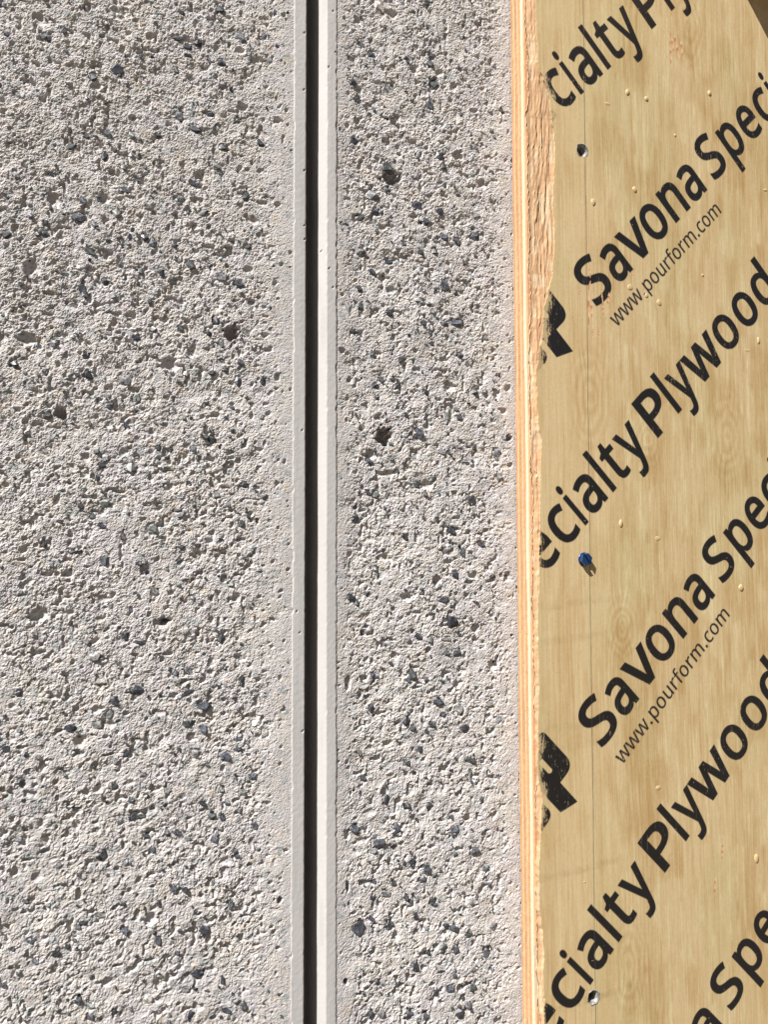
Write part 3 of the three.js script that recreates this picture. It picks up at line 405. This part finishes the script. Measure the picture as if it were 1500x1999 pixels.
// small blisters in the coating
const blisterMat = new THREE.MeshPhysicalMaterial({ color: new THREE.Color('rgb(190,166,122)'), roughness: 0.5, clearcoat: 0.08, clearcoatRoughness: 0.45 });
for (const [px, py, w, h, z] of [[1226, 180, 1.3, 1.9, 0.8], [1263, 193, 1.5, 1.6, 0.75], [1386, 182, 1.3, 1.8, 0.9], [1319, 264, 0.9, 1, 0.5], [1240, 370, 1.4, 1.8, 0.8], [1159, 395, 1.5, 2, 0.75], [1186, 202, 2.2, 1, 0.25], [1288, 591, 1.7, 1.9, 0.6], [1263, 577, 1.4, 1.5, 0.5], [1231, 561, 2, 1.7, 0.5], [1373, 537, 0.9, 0.8, 0.5], [1482, 665, 1.1, 2.2, 0.8], [1213, 1022, 1.3, 2.2, 0.8], [1285, 1051, 1.9, 1.3, 0.35], [1448, 1147, 1.8, 2.4, 0.9], [1286, 1538, 1.9, 1.3, 0.4], [1478, 1676, 1.7, 2.5, 0.9], [1495, 371, 1.8, 0.9, 0.4], [1460, 684, 2.6, 0.7, 0.18], [1142, 1722, 0.9, 0.4, 0.3]]) {
  const c = un(px, py, T), g = new THREE.SphereGeometry(1, 16, 8, 0, Math.PI * 2, 0, Math.PI / 2).rotateX(Math.PI / 2), P = g.attributes.position;
  for (let i = 0; i < P.count; i++) { const a = Math.atan2(P.getY(i), P.getX(i)), r = 1 + 0.16 * vn(Math.cos(a) * 1.3 + px, Math.sin(a) * 1.3 + py, 771); P.setXYZ(i, P.getX(i) * r * w * MM, P.getY(i) * r * h * MM, P.getZ(i) * z * 0.75 * MM); }
  g.computeVertexNormals(); const o = mesh('coating_blister', g, blisterMat, panel); o.position.set(c[0] * MM, c[1] * MM, (T - 0.02) * MM);
}
// empty screw holes: a crushed grey collar round a bore
const collarMat = new THREE.MeshStandardMaterial({ map: dataTex(64, 64, (i, j) => { const v = 128 + 60 * fbm(i / 7, j / 7, 781, 3) + 30 * (hsh(i, j, 61) - 0.5); return [v, v, v - 4]; }), roughness: 0.7 });
const boreMat = new THREE.MeshStandardMaterial({ color: lin(0.3, 0.2, 0.12), roughness: 0.95 });
for (const [hx, hy] of HOLES) {
  const pr = [[4.3, -0.3], [4.0, 0.12], [3.5, 0.05], [3.0, -0.9], [2.4, -2.1], [2.0, -3.4]].map(([r, z]) => new THREE.Vector2(r * MM, z * MM));
  const g = new THREE.LatheGeometry(pr, 28).rotateX(Math.PI / 2), P = g.attributes.position;
  for (let i = 0; i < P.count; i++) { const x = P.getX(i), y = P.getY(i), a = Math.atan2(y, x), k = 1 + 0.12 * vn(Math.cos(a) * 2 + hy, Math.sin(a) * 2, 782); P.setXYZ(i, x * k, y * k * 1.05, P.getZ(i) + 0.00035 * vn(Math.cos(a) * 2.6, Math.sin(a) * 2.6 + hy, 783)); }
  g.computeVertexNormals(); const o = mesh('screw_hole_collar', g, collarMat, panel); o.position.set(hx * MM, hy * MM, T * MM);
  const b = new THREE.LatheGeometry([[2.05, -3.3], [1.9, -12], [0.01, -12.4]].map(([r, z]) => new THREE.Vector2(r * MM, z * MM)), 20).rotateX(Math.PI / 2);
  const bo = mesh('screw_hole_bore', b, boreMat, panel); bo.position.copy(o.position);
}

// ---------------------------------------------------------------- blue slotted hex screw
{
  const s = thing('hex_screw', 'blue slotted hex head screw driven into the tan plywood', 'screw', [SCREW[0], SCREW[1], T]);
  const blue = new THREE.MeshPhysicalMaterial({ color: lin(0.008, 0.04, 0.13), roughness: 0.3, metalness: 0.25, clearcoat: 0.5, clearcoatRoughness: 0.3 });
  const slotA = -0.93, w = 0.6, R = 3.6;
  const hex = Array.from({ length: 6 }, (_, i) => new THREE.Vector2(Math.cos(i * Math.PI / 3 + 0.3) * R, Math.sin(i * Math.PI / 3 + 0.3) * R));
  const sh = (pts) => new THREE.Shape(pts.map((p) => p.clone().multiplyScalar(MM)));
  const clip = (pts, nx, ny, d) => { const out = []; pts.forEach((p, i) => { const q = pts[(i + 1) % pts.length], a = p.x * nx + p.y * ny - d, b = q.x * nx + q.y * ny - d; if (a >= 0) out.push(p); if (a * b < 0) out.push(p.clone().lerp(q, a / (a - b))); }); return out; };
  const ex = (pts, z0, z1) => { const g = new THREE.ExtrudeGeometry(sh(pts), { depth: (z1 - z0 - 0.4) * MM, bevelEnabled: true, bevelThickness: 0.2 * MM, bevelSize: 0.2 * MM, bevelOffset: -0.2 * MM, bevelSegments: 2, curveSegments: 4 }); g.translate(0, 0, (z0 + 0.2) * MM); return g; };
  const nx = -Math.sin(slotA), ny = Math.cos(slotA);
  mesh('head', mergeGeometries([ex(hex, 0.4, 1.7), ex(clip(hex, nx, ny, w), 1.3, 3.0), ex(clip(hex, -nx, -ny, w), 1.3, 3.0)]), blue, s);
  mesh('washer_flange', new THREE.LatheGeometry([[0.01, 0.75], [3.5, 0.65], [3.85, 0.35], [3.9, 0.1], [3.8, 0.0]].map(([r, z]) => new THREE.Vector2(r * MM, z * MM)).reverse(), 28).rotateX(Math.PI / 2), blue, s);
  mesh('shank', new THREE.CylinderGeometry(0.0018, 0.0012, 0.012, 12).rotateX(Math.PI / 2).translate(0, 0, -0.0058), blue, s);
}

// ---------------------------------------------------------------- timber that shades the sheet's far corner, above the frame
{
  const t = thing('timber_post', 'sawn timber stud fixed upright on the plywood face above its lettering', 'timber', [0, 0, 0]);
  const tex = dataTex(128, 512, (i, j) => { const n = vn(i / 2.2, j / 70, 801) * 0.6 + vn(i / 7, j / 120, 802) * 0.5, v = clamp(0.5 + 0.5 * n); return [176 + 36 * v, 134 + 36 * v, 86 + 34 * v]; }); tex.repeat.set(8, 1.5);
  const dir = [Math.sin(SUN_AZ), -Math.cos(SUN_AZ)], p0 = un(1461, 0, T), bx = p0[0] - dir[0] * 42, by = p0[1] - dir[1] * 42;
  mesh('stud', new THREE.BoxGeometry(0.089, 0.6, 0.089, 1, 1, 1).translate((bx + 44.5) * MM, (by + 300) * MM, (T + 44.8) * MM), new THREE.MeshStandardMaterial({ map: tex, roughness: 0.85 }), t);
}
renderer.render(scene, camera);
